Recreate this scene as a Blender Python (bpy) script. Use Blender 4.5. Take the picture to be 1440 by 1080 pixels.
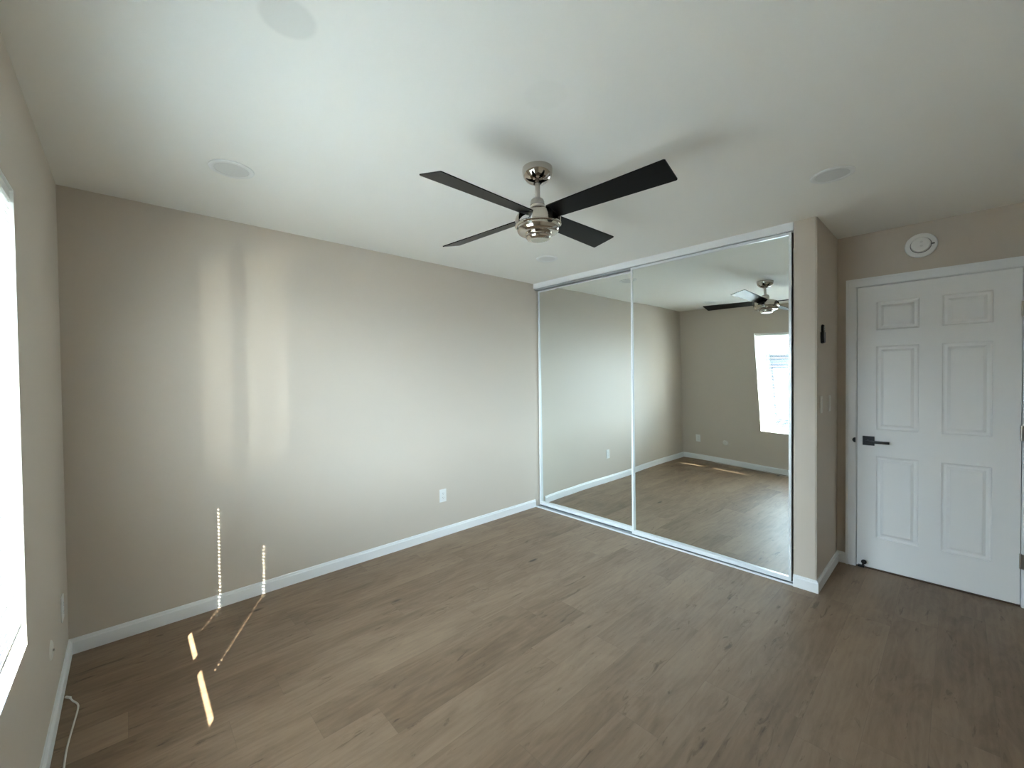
import bpy, bmesh, math, random
from mathutils import Vector, Matrix
random.seed(7)
sc = bpy.context.scene
for o in list(bpy.data.objects): bpy.data.objects.remove(o)
C = sc.collection

# ------------------------------------------------------------------ camera
# world: x along the back wall (0 = window wall), y = 0 at the back wall (room is at negative y), z up
cam_d = bpy.data.cameras.new('camera'); cam = bpy.data.objects.new('camera', cam_d); C.objects.link(cam)
FPX = 581.705
cam_d.sensor_width = 36; cam_d.lens = FPX / 1440 * 36; cam_d.clip_start = 0.02; cam_d.clip_end = 300
yaw, pitch, roll = -0.749, -0.0163, -0.0106
f = Vector((-math.sin(yaw) * math.cos(pitch), math.cos(yaw) * math.cos(pitch), math.sin(pitch)))
r = f.cross(Vector((0, 0, 1))).normalized(); u = r.cross(f)
c_, s_ = math.cos(roll), math.sin(roll)
r2 = c_ * r + s_ * u; u2 = -s_ * r + c_ * u
cam.matrix_world = Matrix(((r2.x, u2.x, -f.x, 0.2501), (r2.y, u2.y, -f.y, -3.1544), (r2.z, u2.z, -f.z, 1.4257), (0, 0, 0, 1)))
sc.camera = cam

# ------------------------------------------------------------------ light
SUN_DIR = Vector((0.468, 0.884, -0.585)).normalized()
def sun_lamp(name, d, strength, color, angle):
    l = bpy.data.lights.new(name, 'SUN'); l.energy = strength; l.color = color; l.angle = math.radians(angle)
    o = bpy.data.objects.new(name, l); C.objects.link(o)
    o.rotation_euler = d.to_track_quat('-Z', 'Y').to_euler(); o.location = (-6, -10, 8)
    return o
sun_lamp('sun', SUN_DIR, 15.0, (1.0, 0.93, 0.80), 0.32)
# added spot lamp outside, stands in for the glare that stripes the back wall
gl = bpy.data.lights.new('added_glare_spot', 'SPOT'); gl.energy = 1500; gl.color = (1.0, 0.96, 0.84)
gl.spot_size = math.radians(5.8); gl.spot_blend = 0.9; gl.shadow_soft_size = 0.03
glo = bpy.data.objects.new('added_glare_spot', gl); C.objects.link(glo)
gdir = Vector((0.482, 0.876, 0.122)).normalized()
glo.location = Vector((0, -2.15, 1.36)) - gdir * 20
glo.rotation_euler = gdir.to_track_quat('-Z', 'Y').to_euler()

w = bpy.data.worlds.new('world'); sc.world = w; w.use_nodes = True
wn = w.node_tree.nodes; wl = w.node_tree.links; wn.clear()
# hazy bright sky: pale near the horizon, bluer overhead
stc = wn.new('ShaderNodeTexCoord'); ssp = wn.new('ShaderNodeSeparateXYZ'); srp = wn.new('ShaderNodeValToRGB')
wl.new(stc.outputs['Generated'], ssp.inputs[0]); wl.new(ssp.outputs[2], srp.inputs[0])
srp.color_ramp.elements[0].position = 0.0; srp.color_ramp.elements[0].color = (0.80, 0.90, 1.0, 1)
srp.color_ramp.elements[1].position = 0.9; srp.color_ramp.elements[1].color = (0.36, 0.55, 1.0, 1)
e_ = srp.color_ramp.elements.new(0.30); e_.color = (0.66, 0.82, 1.0, 1)
# glow lobe added to the sky to brighten the back wall, pier and door
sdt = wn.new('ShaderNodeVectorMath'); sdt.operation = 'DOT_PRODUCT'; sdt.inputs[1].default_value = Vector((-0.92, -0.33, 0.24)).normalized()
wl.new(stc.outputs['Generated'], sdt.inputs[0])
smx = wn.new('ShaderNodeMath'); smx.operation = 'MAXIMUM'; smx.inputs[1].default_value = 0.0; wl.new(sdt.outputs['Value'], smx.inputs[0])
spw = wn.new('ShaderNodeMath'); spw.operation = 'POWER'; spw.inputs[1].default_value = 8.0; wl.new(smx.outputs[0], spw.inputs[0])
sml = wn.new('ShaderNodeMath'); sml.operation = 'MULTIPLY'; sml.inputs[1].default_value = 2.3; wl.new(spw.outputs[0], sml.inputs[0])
sglow = wn.new('ShaderNodeVectorMath'); sglow.operation = 'SCALE'; sglow.inputs[0].default_value = (0.80, 0.96, 1.12); wl.new(sml.outputs[0], sglow.inputs['Scale'])
sad = wn.new('ShaderNodeVectorMath'); sad.operation = 'ADD'; wl.new(srp.outputs[0], sad.inputs[0]); wl.new(sglow.outputs[0], sad.inputs[1])
bg = wn.new('ShaderNodeBackground'); bg.inputs[1].default_value = 6.6
wo = wn.new('ShaderNodeOutputWorld')
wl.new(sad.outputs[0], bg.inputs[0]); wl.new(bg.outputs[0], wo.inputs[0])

sc.view_settings.view_transform = 'Standard'; sc.view_settings.look = 'None'
sc.view_settings.exposure = 2.30; sc.view_settings.gamma = 1; sc.view_settings.use_curve_mapping = False
try:
    sc.cycles.use_denoising = True
    sc.cycles.max_bounces = 14; sc.cycles.diffuse_bounces = 8; sc.cycles.glossy_bounces = 6; sc.cycles.transparent_max_bounces = 12
    sc.cycles.sample_clamp_indirect = 12
except Exception: pass

# the sky reaches the room only through the window: tell the renderer so (gives off no light itself)
pl = bpy.data.lights.new('window_portal', 'AREA'); pl.shape = 'RECTANGLE'; pl.size = 1.44; pl.size_y = 1.20
try: pl.cycles.is_portal = True
except Exception: pl.energy = 0
po = bpy.data.objects.new('window_portal', pl); C.objects.link(po); po.location = (-0.168, -1.73, 1.307); po.rotation_euler = (0, math.radians(-90), 0)

# ------------------------------------------------------------------ numbers
H = 2.44; W = 3.516; W2 = 4.194; Y1 = -2.409; Y2 = -2.537; YF = -3.95
WY0, WY1, WZ0, WZ1 = -2.33, -1.13, 0.585, 2.03      # window opening
DY0, DY1, DZ = -3.421, -2.655, 2.052                 # door leaf

# ------------------------------------------------------------------ materials
def mat(name, col, rough=0.5, metal=0.0, spec=0.5, bump=None):
    m = bpy.data.materials.new(name); m.use_nodes = True
    nt = m.node_tree; b = nt.nodes['Principled BSDF']
    b.inputs['Base Color'].default_value = (*col, 1); b.inputs['Roughness'].default_value = rough
    b.inputs['Metallic'].default_value = metal; b.inputs['Specular IOR Level'].default_value = spec
    if bump:
        scale, strength, dist = bump
        tc = nt.nodes.new('ShaderNodeTexCoord'); n = nt.nodes.new('ShaderNodeTexNoise'); bp = nt.nodes.new('ShaderNodeBump')
        n.inputs['Scale'].default_value = scale; n.inputs['Detail'].default_value = 4
        bp.inputs['Strength'].default_value = strength; bp.inputs['Distance'].default_value = dist
        nt.links.new(tc.outputs['Object'], n.inputs['Vector']); nt.links.new(n.outputs[0], bp.inputs['Height'])
        nt.links.new(bp.outputs[0], b.inputs['Normal'])
    return m
M = {}
M['wall'] = mat('greige_wall_paint', (0.605, 0.536, 0.458), 0.55, spec=0.3, bump=(60, 0.15, 0.002))
M['ceiling'] = mat('white_ceiling_paint', (0.885, 0.87, 0.82), 0.7, spec=0.2, bump=(45, 0.12, 0.002))
M['trim'] = mat('white_trim_paint', (0.86, 0.87, 0.875), 0.35)
M['door'] = mat('white_door_paint', (0.90, 0.905, 0.90), 0.4, bump=(220, 0.08, 0.0006))
M['plastic'] = mat('white_plastic', (0.82, 0.82, 0.80), 0.35)
M['diffuser'] = mat('frosted_white_lens', (0.72, 0.72, 0.70), 0.45)
M['slat'] = mat('white_blind_vinyl', (0.86, 0.86, 0.83), 0.38)
M['vinyl'] = mat('window_vinyl', (0.85, 0.85, 0.82), 0.4)
M['alu'] = mat('white_enamelled_rail', (0.80, 0.82, 0.84), 0.3, metal=0.15)
M['track'] = mat('grey_aluminium_track', (0.45, 0.47, 0.49), 0.35, metal=0.7)
M['black'] = mat('matte_black_metal', (0.012, 0.012, 0.014), 0.35, metal=0.3)
M['blackplastic'] = mat('black_plastic', (0.01, 0.01, 0.01), 0.25)
M['blackin'] = mat('dark_slot', (0.03, 0.03, 0.03), 0.6)
M['rubber'] = mat('black_rubber', (0.015, 0.015, 0.015), 0.8)
M['nickel'] = mat('polished_nickel', (0.60, 0.55, 0.49), 0.08, metal=1.0)
M['brushed'] = mat('brushed_nickel', (0.55, 0.51, 0.46), 0.28, metal=1.0)
M['blade'] = mat('black_fan_blade', (0.006, 0.0055, 0.0055), 0.28, spec=0.14)
M['cord'] = mat('white_cord_plastic', (0.72, 0.70, 0.66), 0.5)
M['wallplate'] = mat('cream_wall_plate', (0.72, 0.69, 0.63), 0.4)
M['threshold'] = mat('brown_threshold', (0.10, 0.055, 0.035), 0.5)
M['mirror'] = mat('silvered_mirror', (0.86, 0.90, 0.88), 0.0, metal=1.0)
M['stucco'] = mat('grey_blue_siding', (0.034, 0.045, 0.060), 0.8, bump=(8, 0.3, 0.02))
M['stucco2'] = mat('pale_stucco', (0.72, 0.70, 0.66), 0.9)
M['bay'] = mat('weathered_bay_stucco', (0.095, 0.10, 0.105), 0.9)
M['roof'] = mat('dark_roof_shingle', (0.12, 0.11, 0.11), 0.9, bump=(20, 0.4, 0.02))
M['leaf'] = mat('shrub_leaf', (0.10, 0.17, 0.07), 0.7)
M['bark'] = mat('tree_bark', (0.12, 0.09, 0.06), 0.9)
M['ground'] = mat('pale_concrete', (0.46, 0.435, 0.39), 0.9, bump=(3, 0.3, 0.02))
M['darkglass'] = mat('dark_window_glass', (0.05, 0.07, 0.09), 0.05)
# ceiling: touched-up round spots of slightly different paint
def ceiling_spots(m, spots):
    nt = m.node_tree; b = nt.nodes['Principled BSDF']; L = nt.links
    g = nt.nodes.new('ShaderNodeNewGeometry'); prev = None
    for (x, y, rad, k) in spots:
        d = nt.nodes.new('ShaderNodeVectorMath'); d.operation = 'DISTANCE'; d.inputs[1].default_value = (x, y, H)
        L.new(g.outputs['Position'], d.inputs[0])
        mr = nt.nodes.new('ShaderNodeMapRange'); mr.interpolation_type = 'SMOOTHSTEP'
        mr.inputs[1].default_value = rad * 0.82; mr.inputs[2].default_value = rad * 1.1
        mr.inputs[3].default_value = k; mr.inputs[4].default_value = 1.0
        L.new(d.outputs['Value'], mr.inputs[0])
        if prev is None: prev = mr.outputs[0]
        else:
            mu = nt.nodes.new('ShaderNodeMath'); mu.operation = 'MULTIPLY'
            L.new(prev, mu.inputs[0]); L.new(mr.outputs[0], mu.inputs[1]); prev = mu.outputs[0]
    mx = nt.nodes.new('ShaderNodeMix'); mx.data_type = 'RGBA'
    mx.inputs[6].default_value = (0, 0, 0, 1); mx.inputs[7].default_value = (0.885, 0.87, 0.82, 1)
    L.new(prev, mx.inputs[0]); L.new(mx.outputs[2], b.inputs['Base Color'])
ceiling_spots(M['ceiling'], [(0.60, -1.87, 0.075, 0.90), (1.375, -2.138, 0.08, 0.975)])

def glass_mat():
    m = bpy.data.materials.new('window_glass'); m.use_nodes = True; nt = m.node_tree; nt.nodes.clear()
    t = nt.nodes.new('ShaderNodeBsdfTransparent'); t.inputs[0].default_value = (0.92, 0.95, 0.94, 1)
    g = nt.nodes.new('ShaderNodeBsdfGlossy'); g.inputs['Roughness'].default_value = 0.0
    mx = nt.nodes.new('ShaderNodeMixShader'); mx.inputs[0].default_value = 0.06
    o = nt.nodes.new('ShaderNodeOutputMaterial')
    nt.links.new(t.outputs[0], mx.inputs[1]); nt.links.new(g.outputs[0], mx.inputs[2]); nt.links.new(mx.outputs[0], o.inputs[0])
    return m
M['glass'] = glass_mat()

def floor_mat():
    m = bpy.data.materials.new('light_oak_planks'); m.use_nodes = True; nt = m.node_tree; L = nt.links
    b = nt.nodes['Principled BSDF']
    def math_(op, a, bb=None, c=None):
        n = nt.nodes.new('ShaderNodeMath'); n.operation = op
        for i, v in enumerate((a, bb, c)):
            if v is None: continue
            if isinstance(v, (int, float)): n.inputs[i].default_value = v
            else: L.new(v, n.inputs[i])
        return n.outputs[0]
    geo = nt.nodes.new('ShaderNodeNewGeometry'); sep = nt.nodes.new('ShaderNodeSeparateXYZ'); L.new(geo.outputs['Position'], sep.inputs[0])
    X, Y = sep.outputs[0], sep.outputs[1]
    PW, PL = 0.182, 1.22
    yr = math_('DIVIDE', math_('ADD', Y, 10.005), PW); row = math_('FLOOR', yr); fy = math_('FRACT', yr)
    wn1 = nt.nodes.new('ShaderNodeTexWhiteNoise'); wn1.noise_dimensions = '1D'; L.new(row, wn1.inputs['W'])
    xr = math_('DIVIDE', math_('ADD', X, math_('MULTIPLY', wn1.outputs[0], PL)), PL); col = math_('FLOOR', xr); fx = math_('FRACT', xr)
    cmb = nt.nodes.new('ShaderNodeCombineXYZ'); L.new(row, cmb.inputs[0]); L.new(col, cmb.inputs[1])
    wn2 = nt.nodes.new('ShaderNodeTexWhiteNoise'); wn2.noise_dimensions = '3D'; L.new(cmb.outputs[0], wn2.inputs['Vector'])
    pr = wn2.outputs[0]
    # plank-local coordinates with a random offset per plank
    off = math_('MULTIPLY', pr, 37.0)
    def coords(sx, sy):
        c = nt.nodes.new('ShaderNodeCombineXYZ')
        L.new(math_('MULTIPLY', math_('ADD', X, off), sx), c.inputs[0]); L.new(math_('MULTIPLY', Y, sy), c.inputs[1]); L.new(off, c.inputs[2])
        return c.outputs[0]
    def noise(v, scale, detail=4, rough=0.55, dist=0.0):
        n = nt.nodes.new('ShaderNodeTexNoise'); n.inputs['Scale'].default_value = scale; n.inputs['Detail'].default_value = detail
        n.inputs['Roughness'].default_value = rough; n.inputs['Distortion'].default_value = dist
        L.new(v, n.inputs['Vector']); return n.outputs[0]
    fine = noise(coords(3.4, 30.0), 3.0, 6, 0.7, 0.5)        # thin streaks
    mid = noise(coords(1.3, 5.0), 2.2, 5, 0.62, 1.3)           # cloudy cathedral grain
    broad = noise(coords(0.9, 2.2), 1.6, 2, 0.5, 0.4)
    wave = nt.nodes.new('ShaderNodeTexWave'); wave.wave_type = 'BANDS'; wave.bands_direction = 'Y'
    wave.inputs['Scale'].default_value = 1.0; wave.inputs['Distortion'].default_value = 9.0
    wave.inputs['Detail'].default_value = 3; wave.inputs['Detail Scale'].default_value = 1.2; wave.inputs['Detail Roughness'].default_value = 0.6
    L.new(coords(1.1, 10.0), wave.inputs['Vector'])
    # knots: sparse cells
    vor = nt.nodes.new('ShaderNodeTexVoronoi'); vor.inputs['Scale'].default_value = 1.0; vor.feature = 'F1'
    L.new(coords(2.0, 5.2), vor.inputs['Vector'])
    sepc = nt.nodes.new('ShaderNodeSeparateColor'); L.new(vor.outputs['Color'], sepc.inputs[0])
    kn = nt.nodes.new('ShaderNodeMapRange'); kn.inputs[1].default_value = 0.02; kn.inputs[2].default_value = 0.11
    kn.inputs[3].default_value = 1.0; kn.inputs[4].default_value = 0.0; L.new(vor.outputs['Distance'], kn.inputs[0])
    gate = math_('GREATER_THAN', sepc.outputs[0], 0.66)
    knot = math_('MULTIPLY', math_('MULTIPLY', kn.outputs[0], gate), 1.0)
    knot = math_('MULTIPLY', knot, math_('ADD', math_('MULTIPLY', fine, 0.9), 0.35))
    # dark mineral streaks
    st = nt.nodes.new('ShaderNodeMapRange'); st.inputs[1].default_value = 0.61; st.inputs[2].default_value = 0.72
    L.new(noise(coords(2.4, 11.0), 2.0, 5, 0.65, 1.0), st.inputs[0])
    val = math_('ADD', math_('MULTIPLY', math_('SUBTRACT', fine, 0.5), 0.20), math_('MULTIPLY', math_('SUBTRACT', mid, 0.5), 0.60))
    val = math_('ADD', val, math_('MULTIPLY', math_('SUBTRACT', broad, 0.5), 0.50))
    val = math_('ADD', val, math_('MULTIPLY', math_('SUBTRACT', wave.outputs['Fac'], 0.5), 0.05))
    val = math_('SUBTRACT', val, math_('MULTIPLY', st.outputs[0], 0.36))
    val = math_('SUBTRACT', val, math_('MULTIPLY', knot, 0.95))
    val = math_('ADD', val, math_('MULTIPLY', math_('SUBTRACT', pr, 0.5), 0.17))
    val = math_('ADD', val, 0.53)
    ramp = nt.nodes.new('ShaderNodeValToRGB'); cr = ramp.color_ramp
    cr.elements[0].position = 0.0; cr.elements[0].color = (0.073, 0.047, 0.029, 1)
    cr.elements[1].position = 1.0; cr.elements[1].color = (0.365, 0.262, 0.176, 1)
    e = cr.elements.new(0.35); e.color = (0.178, 0.117, 0.073, 1)
    e = cr.elements.new(0.6); e.color = (0.262, 0.183, 0.120, 1)
    L.new(val, ramp.inputs[0])
    # seams
    ey = math_('MINIMUM', fy, math_('SUBTRACT', 1.0, fy)); ex = math_('MINIMUM', fx, math_('SUBTRACT', 1.0, fx))
    sy = math_('LESS_THAN', math_('MULTIPLY', ey, PW), 0.0011); sx = math_('LESS_THAN', math_('MULTIPLY', ex, PL), 0.0012)
    seam = math_('MAXIMUM', sy, sx)
    mx = nt.nodes.new('ShaderNodeMix'); mx.data_type = 'RGBA'; mx.inputs[7].default_value = (0.13, 0.09, 0.065, 1)
    L.new(math_('MULTIPLY', seam, 0.30), mx.inputs[0]); L.new(ramp.outputs[0], mx.inputs[6]); L.new(mx.outputs[2], b.inputs['Base Color'])
    b.inputs['Roughness'].default_value = 0.5; b.inputs['Specular IOR Level'].default_value = 0.4
    bp = nt.nodes.new('ShaderNodeBump'); bp.inputs['Strength'].default_value = 0.12; bp.inputs['Distance'].default_value = 0.001
    L.new(math_('SUBTRACT', fine, math_('MULTIPLY', seam, 1.5)), bp.inputs['Height']); L.new(bp.outputs[0], b.inputs['Normal'])
    return m
M['floor'] = floor_mat()

# ------------------------------------------------------------------ mesh helpers
def box(bm, x0, x1, y0, y1, z0, z1, bevel=0.0, seg=2):
    vs = [bm.verts.new((x, y, z)) for x in (x0, x1) for y in (y0, y1) for z in (z0, z1)]
    q = [(0, 1, 3, 2), (4, 6, 7, 5), (0, 4, 5, 1), (2, 3, 7, 6), (0, 2, 6, 4), (1, 5, 7, 3)]
    fs = [bm.faces.new([vs[i] for i in a]) for a in q]
    if bevel:
        es = list({e for fc in fs for e in fc.edges})
        bmesh.ops.bevel(bm, geom=es, offset=bevel, segments=seg, affect='EDGES', profile=0.5)
    return fs
def lathe(bm, prof, center=(0, 0, 0), axis='z', n=48, a0=0, a1=2 * math.pi, flip=1):
    full = abs(a1 - a0 - 2 * math.pi) < 1e-6
    cnt = n if full else n + 1; rings = []
    cx, cy, cz = center
    for k in range(cnt):
        a = a0 + (a1 - a0) * k / n; ring = []
        for (rad, h) in prof:
            p, q = rad * math.cos(a), rad * math.sin(a)
            if axis == 'z': v = (cx + p, cy + q, cz + h)
            elif axis == 'x': v = (cx + h * flip, cy + p, cz + q)
            else: v = (cx + p, cy + h * flip, cz + q)
            ring.append(bm.verts.new(v))
        rings.append(ring)
    for k in range(n):
        r0, r1 = rings[k], rings[(k + 1) % cnt]
        for i in range(len(prof) - 1):
            try: bm.faces.new([r0[i], r1[i], r1[i + 1], r0[i + 1]])
            except ValueError: pass
    bmesh.ops.remove_doubles(bm, verts=bm.verts, dist=1e-6)
def tube(bm, pts, rad, n=8):
    pts = [Vector(p) for p in pts]; rings = []
    for i, p in enumerate(pts):
        t = (pts[min(i + 1, len(pts) - 1)] - pts[max(i - 1, 0)]).normalized()
        a = t.cross(Vector((0, 0, 1)));
        if a.length < 1e-3: a = t.cross(Vector((1, 0, 0)))
        a.normalize(); b2 = t.cross(a)
        rings.append([bm.verts.new(p + rad * (math.cos(2 * math.pi * k / n) * a + math.sin(2 * math.pi * k / n) * b2)) for k in range(n)])
    for i in range(len(rings) - 1):
        for k in range(n): bm.faces.new([rings[i][k], rings[i][(k + 1) % n], rings[i + 1][(k + 1) % n], rings[i + 1][k]])
    bm.faces.new(rings[0]); bm.faces.new(rings[-1][::-1])
def obj(name, bm, m, parent=None, smooth=False, label=None, loc=None):
    bmesh.ops.recalc_face_normals(bm, faces=bm.faces)
    me = bpy.data.meshes.new(name); bm.to_mesh(me); bm.free()
    if smooth:
        for p in me.polygons: p.use_smooth = True
        try: me.set_sharp_from_angle(angle=math.radians(38))
        except Exception: pass
    me.materials.append(m)
    o = bpy.data.objects.new(name, me); C.objects.link(o)
    if parent is not None:
        o.parent = parent
        o.matrix_parent_inverse = Matrix.Translation(-parent.location) if parent.type == 'EMPTY' else Matrix()
    if loc: o.location = loc
    if label: o['label'] = label
    return o
def structure(o): o['kind'] = 'structure'; return o
def tag(o, label, cat, group=None):
    o['label'] = label; o['category'] = cat
    if group: o['group'] = group
    return o
def thing(name, loc, label, cat, group=None):
    o = bpy.data.objects.new(name, None); C.objects.link(o); o.location = loc; o.empty_display_size = 0.1
    return tag(o, label, cat, group)
B = bmesh.new
def boxes(*bs):
    bm = B()
    for b in bs: box(bm, *b)
    return bm

# ------------------------------------------------------------------ room shell
structure(obj('floor', boxes((-0.17, W2 + 0.12, YF - 0.12, 0.12, -0.12, 0.0)), M['floor']))
structure(obj('ceiling', boxes((-0.17, W2 + 0.12, YF - 0.12, 0.12, H, H + 0.12)), M['ceiling']))
structure(obj('wall_back', boxes((-0.17, W2 + 0.12, 0.0, 0.12, 0, H)), M['wall']))
structure(obj('wall_front', boxes((-0.17, W2 + 0.12, YF - 0.12, YF, 0, H)), M['wall']))
bm = B()
T = -0.17
box(bm, T, 0, YF, WY0, 0, H); box(bm, T, 0, WY1, 0, 0, H); box(bm, T, 0, WY0, WY1, 0, WZ0); box(bm, T, 0, WY0, WY1, WZ1, H)
structure(obj('wall_left', bm, M['wall']))
bm = B()
box(bm, W2, W2 + 0.12, DY1 + 0.02, 0, 0, H); box(bm, W2, W2 + 0.12, YF, DY0 - 0.02, 0, H); box(bm, W2, W2 + 0.12, DY0 - 0.02, DY1 + 0.02, DZ + 0.02, H)
structure(obj('wall_right', bm, M['wall']))
structure(obj('wall_light_block', boxes((W2 + 0.125, W2 + 0.2, YF, -2.3, -0.12, H)), M['wall']))  # unseen slab added behind the door to stop outside light leaking in
bm = B(); box(bm, W, W2, Y2, Y1, 0, H)
es = [e for e in bm.edges if all(abs(v.co.x - W) < 1e-5 for v in e.verts) and abs(e.verts[0].co.z - e.verts[1].co.z) > 1]
bmesh.ops.bevel(bm, geom=es, offset=0.006, segments=3, affect='EDGES')
structure(obj('wall_closet_pier', bm, M['wall'], smooth=True))

# baseboards: profile swept along a floor polyline (room is on the right-hand side offset n)
PROF = [(0.0, 0.0), (0.0135, 0.0), (0.0135, 0.061), (0.0115, 0.0655), (0.009, 0.067), (0.0085, 0.074), (0.006, 0.079), (0.0, 0.080)]
def baseboard(name, pts, side):
    bm = B(); P = [Vector((*p, 0)) for p in pts]; rings = []
    nrm = []
    for i in range(len(P) - 1):
        d = (P[i + 1] - P[i]).normalized(); nrm.append(Vector((-d.y, d.x, 0)) * side)
    for i, p in enumerate(P):
        if i == 0: m_ = nrm[0]
        elif i == len(P) - 1: m_ = nrm[-1]
        else:
            m_ = nrm[i - 1] + nrm[i]; m_ = m_ / (m_.dot(nrm[i]))
        rings.append([bm.verts.new(p + m_ * a + Vector((0, 0, z))) for a, z in PROF])
    for i in range(len(P) - 1):
        for k in range(len(PROF)): 
            k2 = (k + 1) % len(PROF); bm.faces.new([rings[i][k], rings[i][k2], rings[i + 1][k2], rings[i + 1][k]])
    bm.faces.new(rings[0]); bm.faces.new(rings[-1][::-1])
    return structure(obj(name, bm, M['trim']))
CY = DY1 + 0.066      # casing outer edge
baseboard('baseboard_back', [(0, 0), (W - 0.003, 0)], -1)
baseboard('baseboard_left', [(0, YF), (0, -0.0135)], -1)
baseboard('baseboard_right', [(W, Y1 - 0.001), (W, Y2), (W2, Y2), (W2, CY)], -1)
baseboard('baseboard_front', [(0.0135, YF), (W2, YF)], 1)
baseboard('baseboard_entry', [(W2, DY0 - 0.066), (W2, YF + 0.0135)], -1)

# ------------------------------------------------------------------ window and its reveal
wf = obj('window_1', boxes((-0.165, -0.105, WY0, WY0 + 0.045, WZ0, WZ1), (-0.165, -0.105, WY1 - 0.045, WY1, WZ0, WZ1),
    (-0.165, -0.105, WY0 + 0.045, WY1 - 0.045, WZ0, WZ0 + 0.04), (-0.165, -0.105, WY0 + 0.045, WY1 - 0.045, WZ1 - 0.045, WZ1),
    (-0.155, -0.115, -1.755, -1.70, WZ0 + 0.04, WZ1 - 0.045)), M['vinyl']); structure(wf)
def sash(y0, y1, x0, x1):
    s = 0.035; z0, z1 = WZ0 + 0.04, WZ1 - 0.045
    fr = obj('sash', boxes((x0, x1, y0, y0 + s, z0, z1), (x0, x1, y1 - s, y1, z0, z1), (x0, x1, y0 + s, y1 - s, z0, z0 + s), (x0, x1, y0 + s, y1 - s, z1 - s, z1)), M['vinyl'], wf)
    obj('pane', boxes(((x0 + x1) / 2 - 0.002, (x0 + x1) / 2 + 0.002, y0 + s, y1 - s, z0 + s, z1 - s)), M['glass'], fr)
sash(WY0 + 0.046, -1.757, -0.150, -0.128)
sash(-1.698, WY1 - 0.046, -0.140, -0.118)
structure(obj('trim_1', boxes((-0.104, -0.0005, WY0 + 0.001, WY1 - 0.001, WZ0, WZ0 + 0.004)), M['trim']))   # painted sill
structure(obj('trim_2', boxes((-0.1045, -0.001, WY1 - 0.003, WY1, WZ0 + 0.005, WZ1 - 0.003), (-0.1045, -0.001, WY0, WY0 + 0.003, WZ0 + 0.005, WZ1 - 0.003),
    (-0.1045, -0.001, WY0, WY1, WZ1 - 0.003, WZ1)), M['vinyl']))                                              # painted reveal

# blind
BX = -0.022; SW = 0.025; PITCH = 0.0222; BY0, BY1 = WY0 + 0.012, WY1 - 0.010
CORDS = [-1.275, -1.735, -2.225]
bl = thing('window_blind', (BX, (BY0 + BY1) / 2, WZ1), 'white horizontal mini blind with open slats hanging in the window on the left wall', 'blind')
obj('headrail', boxes((BX - 0.014, BX + 0.014, BY0, BY1, WZ1 - 0.032, WZ1 - 0.004)), M['slat'], bl)
RAILZ = 0.655
bm = B(); HW, HY = 0.0025, 0.0065
ys = [BY0]
for cy in sorted(CORDS): ys += [cy - HY, cy + HY]
ys += [BY1]
z = RAILZ + 0.024; TILT = math.radians(-3.5)
while z < WZ1 - 0.04:
    xs = [-SW / 2, -SW / 4 - HW / 2, -HW, HW, SW / 4 + HW / 2, SW / 2]
    grid = []
    for y in ys:
        colv = []
        for x in xs:
            cam_z = 0.0012 * (1 - (2 * x / SW) ** 2)
            colv.append(bm.verts.new((BX + x * math.cos(TILT), y, z + cam_z + x * math.sin(TILT))))
        grid.append(colv)
    for i in range(len(ys) - 1):
        hole = (i % 2 == 1)
        for k in range(len(xs) - 1):
            if hole and k == 2: continue
            bm.faces.new([grid[i][k], grid[i + 1][k], grid[i + 1][k + 1], grid[i][k + 1]])
    z += PITCH
so = obj('slats', bm, M['slat'], bl, smooth=True)
sm = so.modifiers.new('solid', 'SOLIDIFY'); sm.thickness = 0.0006; sm.offset = 0
obj('bottom_rail', boxes((BX - 0.0125, BX + 0.0125, BY0, BY1, RAILZ, RAILZ + 0.013)), M['slat'], bl)
for cy in CORDS:
    bm = B()
    for dx in (-SW / 2 - 0.001, SW / 2 + 0.001): tube(bm, [(BX + dx, cy, RAILZ + 0.005), (BX + dx, cy, WZ1 - 0.03)], 0.0007, 5)
    obj('ladder_cord', bm, M['cord'], bl)

# ------------------------------------------------------------------ closet front
structure(obj('trim_3', boxes((W - 0.002, W + 0.016, Y1, 0, 2.388, H)), M['trim']))     # white fascia board over the doors
structure(obj('trim_4', boxes((W + 0.018, W + 0.10, Y1, 0, 2.372, H)), M['track']))
bm = B()
box(bm, W - 0.002, W + 0.10, Y1 + 0.001, -0.001, 0, 0.004)
for x in (W + 0.046, W + 0.094): box(bm, x, x + 0.003, Y1 + 0.001, -0.001, 0.004, 0.010)
structure(obj('trim_5', bm, M['track']))                                                 # bottom track
structure(obj('trim_6', boxes((W - 0.008, W - 0.002, Y1 + 0.001, -0.0135, 0, 0.012)), M['alu']))   # its bright front lip
def tilt_right(y):
    P = [(-1.15, .0052), (-1.39, .0082), (-1.62, .0085), (-1.86, .0064), (-2.11, .002), (-2.40, -.0024)]
    return interp(P, y)
def tilt_left(y):
    P = [(0, .006), (-0.3, .0135), (-0.7, .0145), (-1.25, .0085)]
    return interp(P, y)
def interp(P, y):
    if y >= P[0][0]: return P[0][1]
    for (a, va), (b, vb) in zip(P, P[1:]):
        if y >= b:
            t = (y - a) / (b - a); return va + (vb - va) * t
    return P[-1][1]
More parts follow.
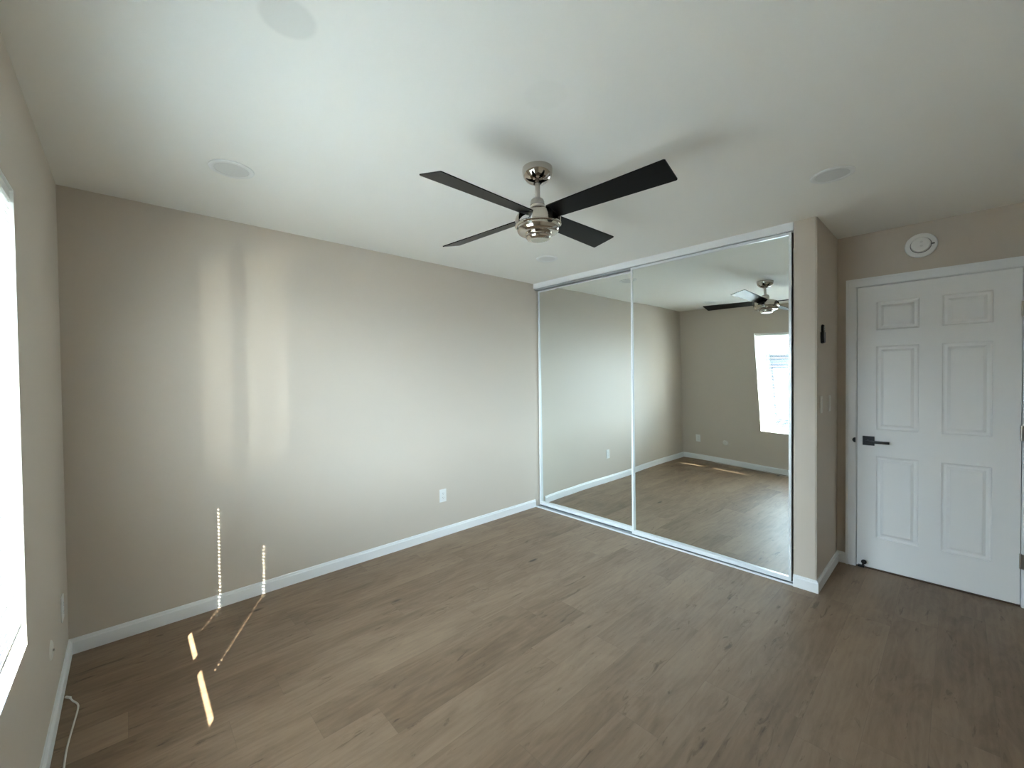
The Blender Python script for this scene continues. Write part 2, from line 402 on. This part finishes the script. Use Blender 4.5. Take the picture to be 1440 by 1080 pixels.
def mirror_door(name, x, y0, y1, z0, z1, fn, label):
    t = thing(name, (x, (y0 + y1) / 2, z0), label, 'mirror door', 'sliding mirror closet doors')
    s = 0.015; d = 0.03
    fr = B()
    obj('stile', boxes((x, x + d, y0, y0 + s, z0, z1)), M['alu'], t); obj('stile', boxes((x, x + d, y1 - s, y1, z0, z1)), M['alu'], t)
    obj('top_rail', boxes((x, x + d, y0 + s, y1 - s, z1 - 0.016, z1)), M['alu'], t)
    obj('bottom_rail', boxes((x, x + d, y0 + s, y1 - s, z0, z0 + 0.03)), M['alu'], t)
    fr.free()
    bm = B(); ny, nz = 60, 24; g = []
    ya, yb, za, zb = y0 + s - 0.003, y1 - s + 0.003, z0 + 0.025, z1 - 0.012
    for j in range(ny + 1):
        y = ya + (yb - ya) * j / ny; c = []
        # smooth the tilt a little
        tt = sum(fn(y + dd) for dd in (-0.12, -0.06, 0, 0.06, 0.12)) / 5
        for i in range(nz + 1):
            zz = za + (zb - za) * i / nz
            c.append(bm.verts.new((x + 0.014 - tt * (zz - 1.2) - (0.0055 * (y + 1.8) ** 2 if y < -1.8 else 0), y, zz)))
        g.append(c)
    for j in range(ny):
        for i in range(nz): bm.faces.new([g[j][i], g[j + 1][i], g[j + 1][i + 1], g[j][i + 1]])
    o = obj('mirror_glass', bm, M['mirror'], t)
    for p in o.data.polygons: p.use_smooth = True
    return t
mirror_door('mirror_closet_door', W + 0.056, -1.215, -0.014, 0.016, 2.366, tilt_left, 'left sliding closet door of mirror glass in a thin white frame, against the long wall')
mirror_door('mirror_closet_door', W + 0.012, -2.394, -1.184, 0.016, 2.380, tilt_right, 'right sliding closet door of mirror glass in a thin white frame, reflecting the ceiling fan and window')

# ------------------------------------------------------------------ entry door
def panel_door():
    bm = B(); X = W2 - 0.002
    ysb = [DY0, -3.307, -3.088, -2.979, -2.760, DY1]; zsb = [0.012, 0.236, 0.830, 1.020, 1.620, 1.735, 1.936, DZ]
    def quad(a): bm.faces.new([bm.verts.new(p) for p in a])
    for i in range(5):
        for k in range(7):
            y0, y1, z0, z1 = ysb[i], ysb[i + 1], zsb[k], zsb[k + 1]
            if i in (1, 3) and k in (1, 3, 5):
                rings = []
                for ins, dep in ((0, 0), (0.004, 0.0065), (0.011, 0.0105), (0.024, 0.0105), (0.036, 0.0035), (0.039, 0.0018)):
                    rings.append([bm.verts.new((X + dep, a, b)) for a, b in ((y0 + ins, z0 + ins), (y1 - ins, z0 + ins), (y1 - ins, z1 - ins), (y0 + ins, z1 - ins))])
                for a, b in zip(rings, rings[1:]):
                    for q in range(4): bm.faces.new([a[q], a[(q + 1) % 4], b[(q + 1) % 4], b[q]])
                bm.faces.new(rings[-1])
            else: quad([(X, y0, z0), (X, y1, z0), (X, y1, z1), (X, y0, z1)])
    XB = X + 0.035
    y0, y1, z0, z1 = DY0, DY1, 0.012, DZ
    quad([(XB, y0, z0), (XB, y1, z0), (XB, y1, z1), (XB, y0, z1)])
    quad([(X, y0, z0), (XB, y0, z0), (XB, y0, z1), (X, y0, z1)]); quad([(X, y1, z0), (XB, y1, z0), (XB, y1, z1), (X, y1, z1)])
    quad([(X, y0, z0), (XB, y0, z0), (XB, y1, z0), (X, y1, z0)]); quad([(X, y0, z1), (XB, y0, z1), (XB, y1, z1), (X, y1, z1)])
    bmesh.ops.remove_doubles(bm, verts=bm.verts, dist=1e-5)
    return bm
dr = structure(obj('door_1', panel_door(), M['door']))
g_ = 0.0035
# casing with a stepped profile, and jambs with stops
bm = B()
co = 0.066; ci = 0.006
box(bm, W2 - 0.017, W2, DY1 + ci, DY1 + co, 0, DZ + ci); box(bm, W2 - 0.017, W2, DY0 - co, DY0 - ci, 0, DZ + ci)
box(bm, W2 - 0.017, W2, DY0 - co, DY1 + co, DZ + ci, DZ + co)
bmesh.ops.bevel(bm, geom=[e for e in bm.edges if all(abs(v.co.x - (W2 - 0.017)) < 1e-5 for v in e.verts)], offset=0.004, segments=2, affect='EDGES')
box(bm, W2 - 0.021, W2 - 0.015, DY1 + co - 0.016, DY1 + co - 0.003, 0, DZ + co - 0.004); box(bm, W2 - 0.021, W2 - 0.015, DY0 - co + 0.003, DY0 - co + 0.016, 0, DZ + co - 0.004)
box(bm, W2 - 0.021, W2 - 0.015, DY0 - co + 0.004, DY1 + co - 0.004, DZ + co - 0.016, DZ + co - 0.003)
obj('door_casing', bm, M['trim'], dr)
obj('door_jamb', boxes((W2, W2 + 0.12, DY1 + g_, DY1 + 0.02, 0, DZ + 0.02), (W2, W2 + 0.12, DY0 - 0.02, DY0 - g_, 0, DZ + 0.02), (W2, W2 + 0.12, DY0 - g_, DY1 + g_, DZ + g_, DZ + 0.02),
    (W2 + 0.036, W2 + 0.05, DY1 - 0.012, DY1 + g_, 0, DZ), (W2 + 0.036, W2 + 0.05, DY0 - g_, DY0 + 0.012, 0, DZ), (W2 + 0.036, W2 + 0.05, DY0, DY1, DZ - 0.012, DZ + g_)), M['trim'], dr)
obj('threshold', boxes((W2 - 0.002, W2 + 0.12, DY0 - g_, DY1 + g_, 0.0, 0.005)), M['threshold'], dr)
# handle
bm = B(); box(bm, W2 - 0.011, W2 - 0.002, -2.752, -2.686, 0.904, 0.970, 0.0012)
hd = obj('door_handle', bm, M['black'], dr)
bm = B(); lathe(bm, [(0.0, -0.052), (0.0105, -0.052), (0.0105, -0.009)], (W2, -2.719, 0.935), 'x', 20)
box(bm, W2 - 0.061, W2 - 0.046, -2.836, -2.707, 0.926, 0.944, 0.002)
obj('lever', bm, M['black'], hd, smooth=True)
bm = B(); lathe(bm, [(0, 0), (0.0, 0.004), (0.017, 0.004), (0.019, 0.0)], (W2 - 0.0175, -2.6475, 0.937), 'x', 24, flip=-1)
bmesh.ops.delete(bm, geom=[v for v in bm.verts if v.co.y < -2.6515], context='VERTS')
obj('strike_plate', bm, M['black'], dr, label='black curved strike plate lip')
for hz in (1.805, 1.055, 0.28):
    bm = B(); lathe(bm, [(0, -0.045), (0.0065, -0.045), (0.0065, 0.045), (0, 0.045)], (W2 - 0.0085, DY0 - 0.002, hz), 'z', 14)
    for zz in (-0.0275, -0.01, 0.01, 0.0275): lathe(bm, [(0.0069, zz - 0.001), (0.0069, zz + 0.001)], (W2 - 0.0085, DY0 - 0.002, hz), 'z', 14)
    box(bm, W2 - 0.0186, W2 - 0.0170, DY0 - 0.040, DY0 - 0.006, hz - 0.045, hz + 0.045)
    obj('hinge', bm, M['brushed'], dr, smooth=True)
# floor stop
bm = B()
box(bm, W2 - 0.026, W2 - 0.004, -2.700, -2.664, 0.006, 0.020, 0.002)
tube(bm, [(W2 - 0.014, -2.690, 0.014), (W2 - 0.020, -2.693, 0.036), (W2 - 0.026, -2.697, 0.046)], 0.006, 10)
ds = obj('door_stop', bm, M['black'], smooth=True); tag(ds, 'small black door stop at the foot of the white door, below the lever', 'door stop')
bm = B(); lathe(bm, [(0, -0.006), (0.013, -0.006), (0.016, -0.002), (0.016, 0.003), (0.011, 0.008), (0, 0.009)], (0, 0, 0), 'z', 20)
for v in bm.verts: v.co = Matrix.Rotation(math.radians(-48), 3, 'Y') @ v.co + Vector((W2 - 0.028, -2.698, 0.050))
obj('bumper', bm, M['rubber'], ds, smooth=True)

# ------------------------------------------------------------------ outlets, switches, plates
def plate_box(bm, c, n, ww, hh, t0, t1, bev=0.0):
    """box on a wall: c centre on the wall, n outward normal axis ('-y','+x')"""
    cx, cy, cz = c
    if n == '-y': return box(bm, cx - ww / 2, cx + ww / 2, cy - t1, cy - t0, cz - hh / 2, cz + hh / 2, bev)
    return box(bm, cx + t0, cx + t1, cy - ww / 2, cy + ww / 2, cz - hh / 2, cz + hh / 2, bev)
def off(c, n, a, b): return (c[0] + (a if n == '-y' else 0), c[1] + (0 if n == '-y' else a), c[2] + b)
def outlet(name, c, n, label):
    bm = B(); plate_box(bm, c, n, 0.070, 0.115, 0, 0.005, 0.0015)
    o = obj(name, bm, M['plastic']); tag(o, label, 'outlet')
    for dz in (0.0195, -0.0195):
        bm = B(); plate_box(bm, off(c, n, 0, dz), n, 0.033, 0.028, 0.004, 0.0065, 0.001); s = obj('socket', bm, M['plastic'], o)
        bm = B()
        for da in (-0.0065, 0.0065): plate_box(bm, off(c, n, da, dz + 0.003), n, 0.002, 0.008, 0.0063, 0.0068)
        plate_box(bm, off(c, n, 0, dz - 0.008), n, 0.004, 0.004, 0.0063, 0.0068)
        obj('slots', bm, M['blackin'], s)
    return o
outlet('wall_outlet', (2.316, 0, 0.366), '-y', 'white duplex outlet low on the long beige wall left of the mirror doors')
outlet('wall_outlet', (0, -0.245, 0.345), '+x', 'white duplex outlet on the window wall near the corner above the baseboard')
bm = B(); lathe(bm, [(0, 0.006), (0.030, 0.006), (0.038, 0.003), (0.040, 0.0)], (0, -0.64, 0.33), 'x', 32)
o = obj('cable_plate', bm, M['wallplate'], smooth=True); tag(o, 'round cream cable cover plate on the window wall between outlet and window', 'wall plate')
bm = B(); lathe(bm, [(0, 0.012), (0.004, 0.012), (0.005, 0.005)], (0, -0.64, 0.33), 'x', 14); obj('connector', bm, M['brushed'], o, smooth=True)
def switch(c, n, label):
    bm = B(); plate_box(bm, c, n, 0.070, 0.115, 0, 0.005, 0.0015)
    o = obj('light_switch', bm, M['wallplate']); tag(o, label, 'light switch')
    bm = B(); fs = plate_box(bm, c, n, 0.033, 0.066, 0.004, 0.008, 0.001)
    obj('rocker', bm, M['wallplate'], o)
switch((3.635, Y2, 1.222), '-y', 'cream rocker light switch on the pier side, nearer the closet, below the black remote')
switch((3.900, Y2, 1.218), '-y', 'cream rocker light switch on the pier side, nearer the door corner')
# black remote in its holder
RX, RZ = 3.655, 1.693
def slab(prof, y0, y1, k):
    bm = B(); n = len(prof)
    a_ = [bm.verts.new((RX + a, y0, RZ + b)) for a, b in prof]; b_ = [bm.verts.new((RX + a * k, y1, RZ + b * (1 + k) / 2)) for a, b in prof]
    bm.faces.new(a_); bm.faces.new(b_[::-1])
    for i in range(n): bm.faces.new([a_[i], a_[(i + 1) % n], b_[(i + 1) % n], b_[i]])
    bmesh.ops.bevel(bm, geom=list(bm.edges), offset=0.0018, segments=2, affect='EDGES')
    return bm
ho = obj('remote_holder', slab([(-0.030, -0.058), (-0.022, -0.064), (0.022, -0.064), (0.030, -0.058), (0.036, -0.020), (0.037, 0.012), (0.028, 0.010), (-0.028, 0.010), (-0.037, 0.012), (-0.036, -0.020)], Y2, Y2 - 0.018, 0.86), M['blackplastic'], smooth=True)
tag(ho, 'black plastic remote holder mounted high on the side of the pier beside the door', 'remote holder')
re_ = obj('fan_remote', slab([(-0.022, 0.0105), (0.022, 0.0105), (0.024, 0.030), (0.024, 0.048), (0.016, 0.060), (0.006, 0.064), (-0.006, 0.064), (-0.016, 0.060), (-0.024, 0.048), (-0.024, 0.030)], Y2 - 0.002, Y2 - 0.015, 0.88), M['blackplastic'], smooth=True)
tag(re_, 'slim black remote control standing in the holder on the pier', 'remote')
bm = B()
for k in range(2): box(bm, RX - 0.008, RX + 0.008, Y2 - 0.0165, Y2 - 0.0145, RZ + 0.040 - k * 0.014, RZ + 0.048 - k * 0.014, 0.0005)
obj('buttons', bm, M['track'], re_)
# smoke detector above the door
dt = thing('smoke_detector', (W2, -2.985, 2.285), 'round white smoke detector on the wall above the door', 'smoke detector')
c0 = (W2, -2.985, 2.285)
bm = B(); lathe(bm, [(0.080, 0.0), (0.081, 0.008), (0.077, 0.015), (0.066, 0.018), (0.0, 0.018)], c0, 'x', 56, flip=-1); obj('base_plate', bm, M['plastic'], dt, smooth=True)
bm = B(); lathe(bm, [(0.049, 0.018), (0.049, 0.036), (0.046, 0.043), (0.038, 0.046), (0.0, 0.047)], c0, 'x', 56, flip=-1); obj('sensor_cover', bm, M['plastic'], dt, smooth=True)
bm = B(); lathe(bm, [(0.0495, 0.0185), (0.0525, 0.0185)], c0, 'x', 56, flip=-1); 
box(bm, W2 - 0.0190, W2 - 0.0175, -3.051, -3.036, 2.281, 2.289); obj('vent_slot', bm, M['blackin'], dt)
bm = B(); lathe(bm, [(0.0, 0.0485), (0.006, 0.0485), (0.007, 0.046)], (c0[0], c0[1] - 0.004, c0[2] + 0.016), 'x', 16, flip=-1); lathe(bm, [(0.0, 0.0485), (0.006, 0.0485), (0.007, 0.046)], (c0[0], c0[1] - 0.004, c0[2] - 0.010), 'x', 16, flip=-1)
obj('test_button', bm, M['diffuser'], dt, smooth=True)

# ------------------------------------------------------------------ recessed ceiling lights (off)
def can_light(x, y, label):
    t = thing('recessed_light', (x, y, H), label, 'ceiling light', 'recessed ceiling lights')
    bm = B(); lathe(bm, [(0.093, 0.0), (0.092, -0.004), (0.088, -0.0065), (0.074, -0.0065), (0.071, -0.0045), (0.071, 0.0)], (x, y, H), 'z', 64); obj('trim_ring', bm, M['plastic'], t, smooth=True)
    bm = B(); lathe(bm, [(0.0705, -0.0035), (0.0, -0.0035)], (x, y, H), 'z', 48); obj('lens', bm, M['diffuser'], t, smooth=True)
can_light(0.637, -0.776, 'round recessed ceiling light, off, near the window wall at left')
can_light(2.898, -2.717, 'round recessed ceiling light, off, in front of the pier and door at right')
can_light(2.908, -0.752, 'round recessed ceiling light, off, small beyond the fan near the mirror doors')

# ------------------------------------------------------------------ ceiling fan
HX, HY_, HZ = 1.7314, -1.7585, 2.2113; AZ = 0.0956; TX = 0.0403
fan = thing('ceiling_fan', (HX, HY_, H), 'four-blade ceiling fan with black blades and a polished nickel motor', 'ceiling fan')
bm = B(); lathe(bm, [(0.0, 0.0), (0.073, 0.0), (0.074, -0.006), (0.073, -0.022), (0.068, -0.040), (0.056, -0.056), (0.040, -0.067), (0.026, -0.072), (0.020, -0.074), (0.018, -0.070)], (HX, HY_, H), 'z', 56)
obj('canopy', bm, M['nickel'], fan, smooth=True)
bm = B(); lathe(bm, [(0.0, 0), (0.0185, 0), (0.0185, -0.004), (0.0, -0.004)], (HX, HY_, H - 0.068), 'z', 24); obj('canopy_collar', bm, M['rubber'], fan)
bm = B(); lathe(bm, [(0.0125, -0.068), (0.0125, -0.165)], (HX, HY_, H), 'z', 24); obj('downrod', bm, M['brushed'], fan, smooth=True)
def tilted(bm, piv=(HX, HY_, HZ)):
    R_ = Matrix.Rotation(-math.atan(TX), 3, 'Y'); p = Vector(piv)
    for v in bm.verts: v.co = p + R_ @ (v.co - p)
hub = (HX, HY_, 0)
bm = B(); lathe(bm, [(0.0, 2.292), (0.024, 2.292), (0.030, 2.287), (0.034, 2.276), (0.035, 2.264), (0.036, 2.262)], hub, 'z', 40); tilted(bm); obj('rod_coupling', bm, M['brushed'], fan, smooth=True)
bm = B(); lathe(bm, [(0.034, 2.264), (0.034, 2.235), (0.040, 2.233), (0.040, 2.165), (0.0, 2.165)], hub, 'z', 56); tilted(bm)
obj('motor_neck', bm, M['nickel'], fan, smooth=True)
# lower bowl: bead ring, bowl, with four upright wings between the blades
bm = B(); lathe(bm, [(0.053, 2.168), (0.100, 2.171), (0.110, 2.172), (0.1135, 2.169), (0.1135, 2.164), (0.110, 2.161), (0.104, 2.160), (0.104, 2.150), (0.102, 2.138), (0.096, 2.129), (0.086, 2.125), (0.058, 2.124), (0.0, 2.124)], hub, 'z', 72); tilted(bm)
obj('motor_housing', bm, M['nickel'], fan, smooth=True)
for k in range(4):
    a = AZ + math.pi / 4 + k * math.pi / 2
    bm = B(); lathe(bm, [(0.1125, 2.170), (0.1125, 2.190), (0.108, 2.206), (0.098, 2.220), (0.082, 2.230), (0.064, 2.235), (0.041, 2.238), (0.041, 2.234), (0.063, 2.231), (0.080, 2.226), (0.095, 2.216), (0.104, 2.204), (0.1085, 2.189), (0.1085, 2.170), (0.1125, 2.170)], hub, 'z', 18, a - 0.50, a + 0.50)
    tilted(bm)
    obj('housing_wing', bm, M['nickel'], fan, smooth=True)
bm = B(); lathe(bm, [(0.064, 2.126), (0.066, 2.122), (0.066, 2.116), (0.0605, 2.113), (0.060, 2.104), (0.054, 2.097), (0.040, 2.093), (0.036, 2.0935), (0.0, 2.0925)], hub, 'z', 56); tilted(bm)
obj('bottom_cap', bm, M['nickel'], fan, smooth=True)
for k, a0 in enumerate((math.pi, -math.pi / 2, 0.0, math.pi / 2)):
    a = a0 + AZ; d = Vector((math.cos(a), math.sin(a), 0)); n = Vector((-d.y, d.x, 0)); SL = 0.2445
    def P(rad, wv, up=0.0):
        v = d * rad + wv * (n * math.cos(SL) - Vector((0, 0, math.sin(SL)))) + Vector((0, 0, up))
        v.z += TX * v.x - 0.0022 * v.y
        return Vector((HX, HY_, HZ)) + v
    outl = [(0.085, -0.050), (0.12, -0.0525), (0.645, -0.0687), (0.650, -0.064), (0.650, 0.064), (0.645, 0.0687), (0.12, 0.0525), (0.085, 0.050)]
    bm = B(); tp = [bm.verts.new(P(rr, wv, 0.0025)) for rr, wv in outl]; bt = [bm.verts.new(P(rr, wv, -0.0025)) for rr, wv in outl]
    bm.faces.new(tp); bm.faces.new(bt[::-1])
    for i in range(8): bm.faces.new([tp[i], tp[(i + 1) % 8], bt[(i + 1) % 8], bt[i]])
    bo = obj('blade', bm, M['blade'], fan)
    bm = B(); q = [(0.045, -0.022), (0.100, -0.032), (0.100, 0.032), (0.045, 0.022)]
    tp = [bm.verts.new(P(rr, wv, -0.003)) for rr, wv in q]; bt = [bm.verts.new(P(rr, wv, -0.008)) for rr, wv in q]
    bm.faces.new(tp); bm.faces.new(bt[::-1])
    for i in range(4): bm.faces.new([tp[i], tp[(i + 1) % 4], bt[(i + 1) % 4], bt[i]])
    obj('blade_bracket', bm, M['black'], bo)

# ------------------------------------------------------------------ cord on the floor
def spline(pts, n=10):
    P = [Vector(p) for p in pts]; P = [P[0]] + P + [P[-1]]; out = []
    for i in range(1, len(P) - 2):
        for k in range(n):
            t = k / n; p0, p1, p2, p3 = P[i - 1:i + 3]
            out.append(0.5 * ((2 * p1) + (-p0 + p2) * t + (2 * p0 - 5 * p1 + 4 * p2 - p3) * t * t + (-p0 + 3 * p1 - 3 * p2 + p3) * t ** 3))
    out.append(P[-2]); return out
cz = 0.0035
bm = B(); tube(bm, spline([(0.034, -0.44, cz), (0.045, -0.475, cz), (0.062, -0.515, cz), (0.066, -0.56, cz), (0.060, -0.66, cz), (0.052, -0.80, cz), (0.052, -0.92, cz), (0.060, -1.15, cz), (0.09, -1.5, cz), (0.07, -1.9, cz), (0.05, -2.3, cz), (0.09, -2.6, cz)]), 0.0033, 8)
co_ = obj('floor_cord', bm, M['cord'], smooth=True); tag(co_, 'thin white cord lying on the floor along the window wall baseboard', 'cord')
bm = B(); tube(bm, [(0.020, -0.425, 0.0055), (0.036, -0.446, 0.0055)], 0.0052, 10); obj('plug_end', bm, M['cord'], co_, smooth=True)

# ------------------------------------------------------------------ outside
structure(obj('ground', boxes((-60, -0.2, -60, 60, -3.1, -2.95)), M['ground']))
structure(obj('wall_exterior', boxes((-0.20, -0.172, -9, WY0, -2.95, 2.7), (-0.20, -0.172, WY1, 7, -2.95, 2.7), (-0.20, -0.172, WY0, WY1, -2.95, WZ0), (-0.20, -0.172, WY0, WY1, WZ1, 2.7)), M['stucco2']))
structure(obj('roof_overhang', boxes((-0.87, -0.172, -9, 7, 2.52, 2.62)), M['stucco2']))
nh = thing('neighbour_house', (-8.5, 3.5, -2.95), 'grey-blue neighbouring house seen reflected through the window blind', 'house')
NX = -6.5
bm = B(); box(bm, NX - 5, NX, -1.2, 0.45, -2.95, 2.0); obj('wall', bm, M['stucco'], nh)
bm = B(); box(bm, NX - 5, NX + 0.25, 0.45, 1.3, -2.95, 2.0); obj('wall', bm, M['bay'], nh, label='pale projecting bay')
bm = B(); box(bm, NX - 5, NX, 1.3, 8, -2.95, 2.0); obj('wall', bm, M['stucco'], nh)
bm = B(); box(bm, NX - 5.2, NX + 0.4, -1.5, 8.3, 2.0, 2.2); obj('roof', bm, M['roof'], nh)
for y in (-0.6, 3.0, 4.6):
    wi = obj('window', boxes((NX, NX + 0.04, y, y + 1.0, 0.2, 1.6)), M['vinyl'], nh)
    obj('pane', boxes((NX + 0.04, NX + 0.045, y + 0.07, y + 0.93, 0.27, 1.53)), M['darkglass'], wi)
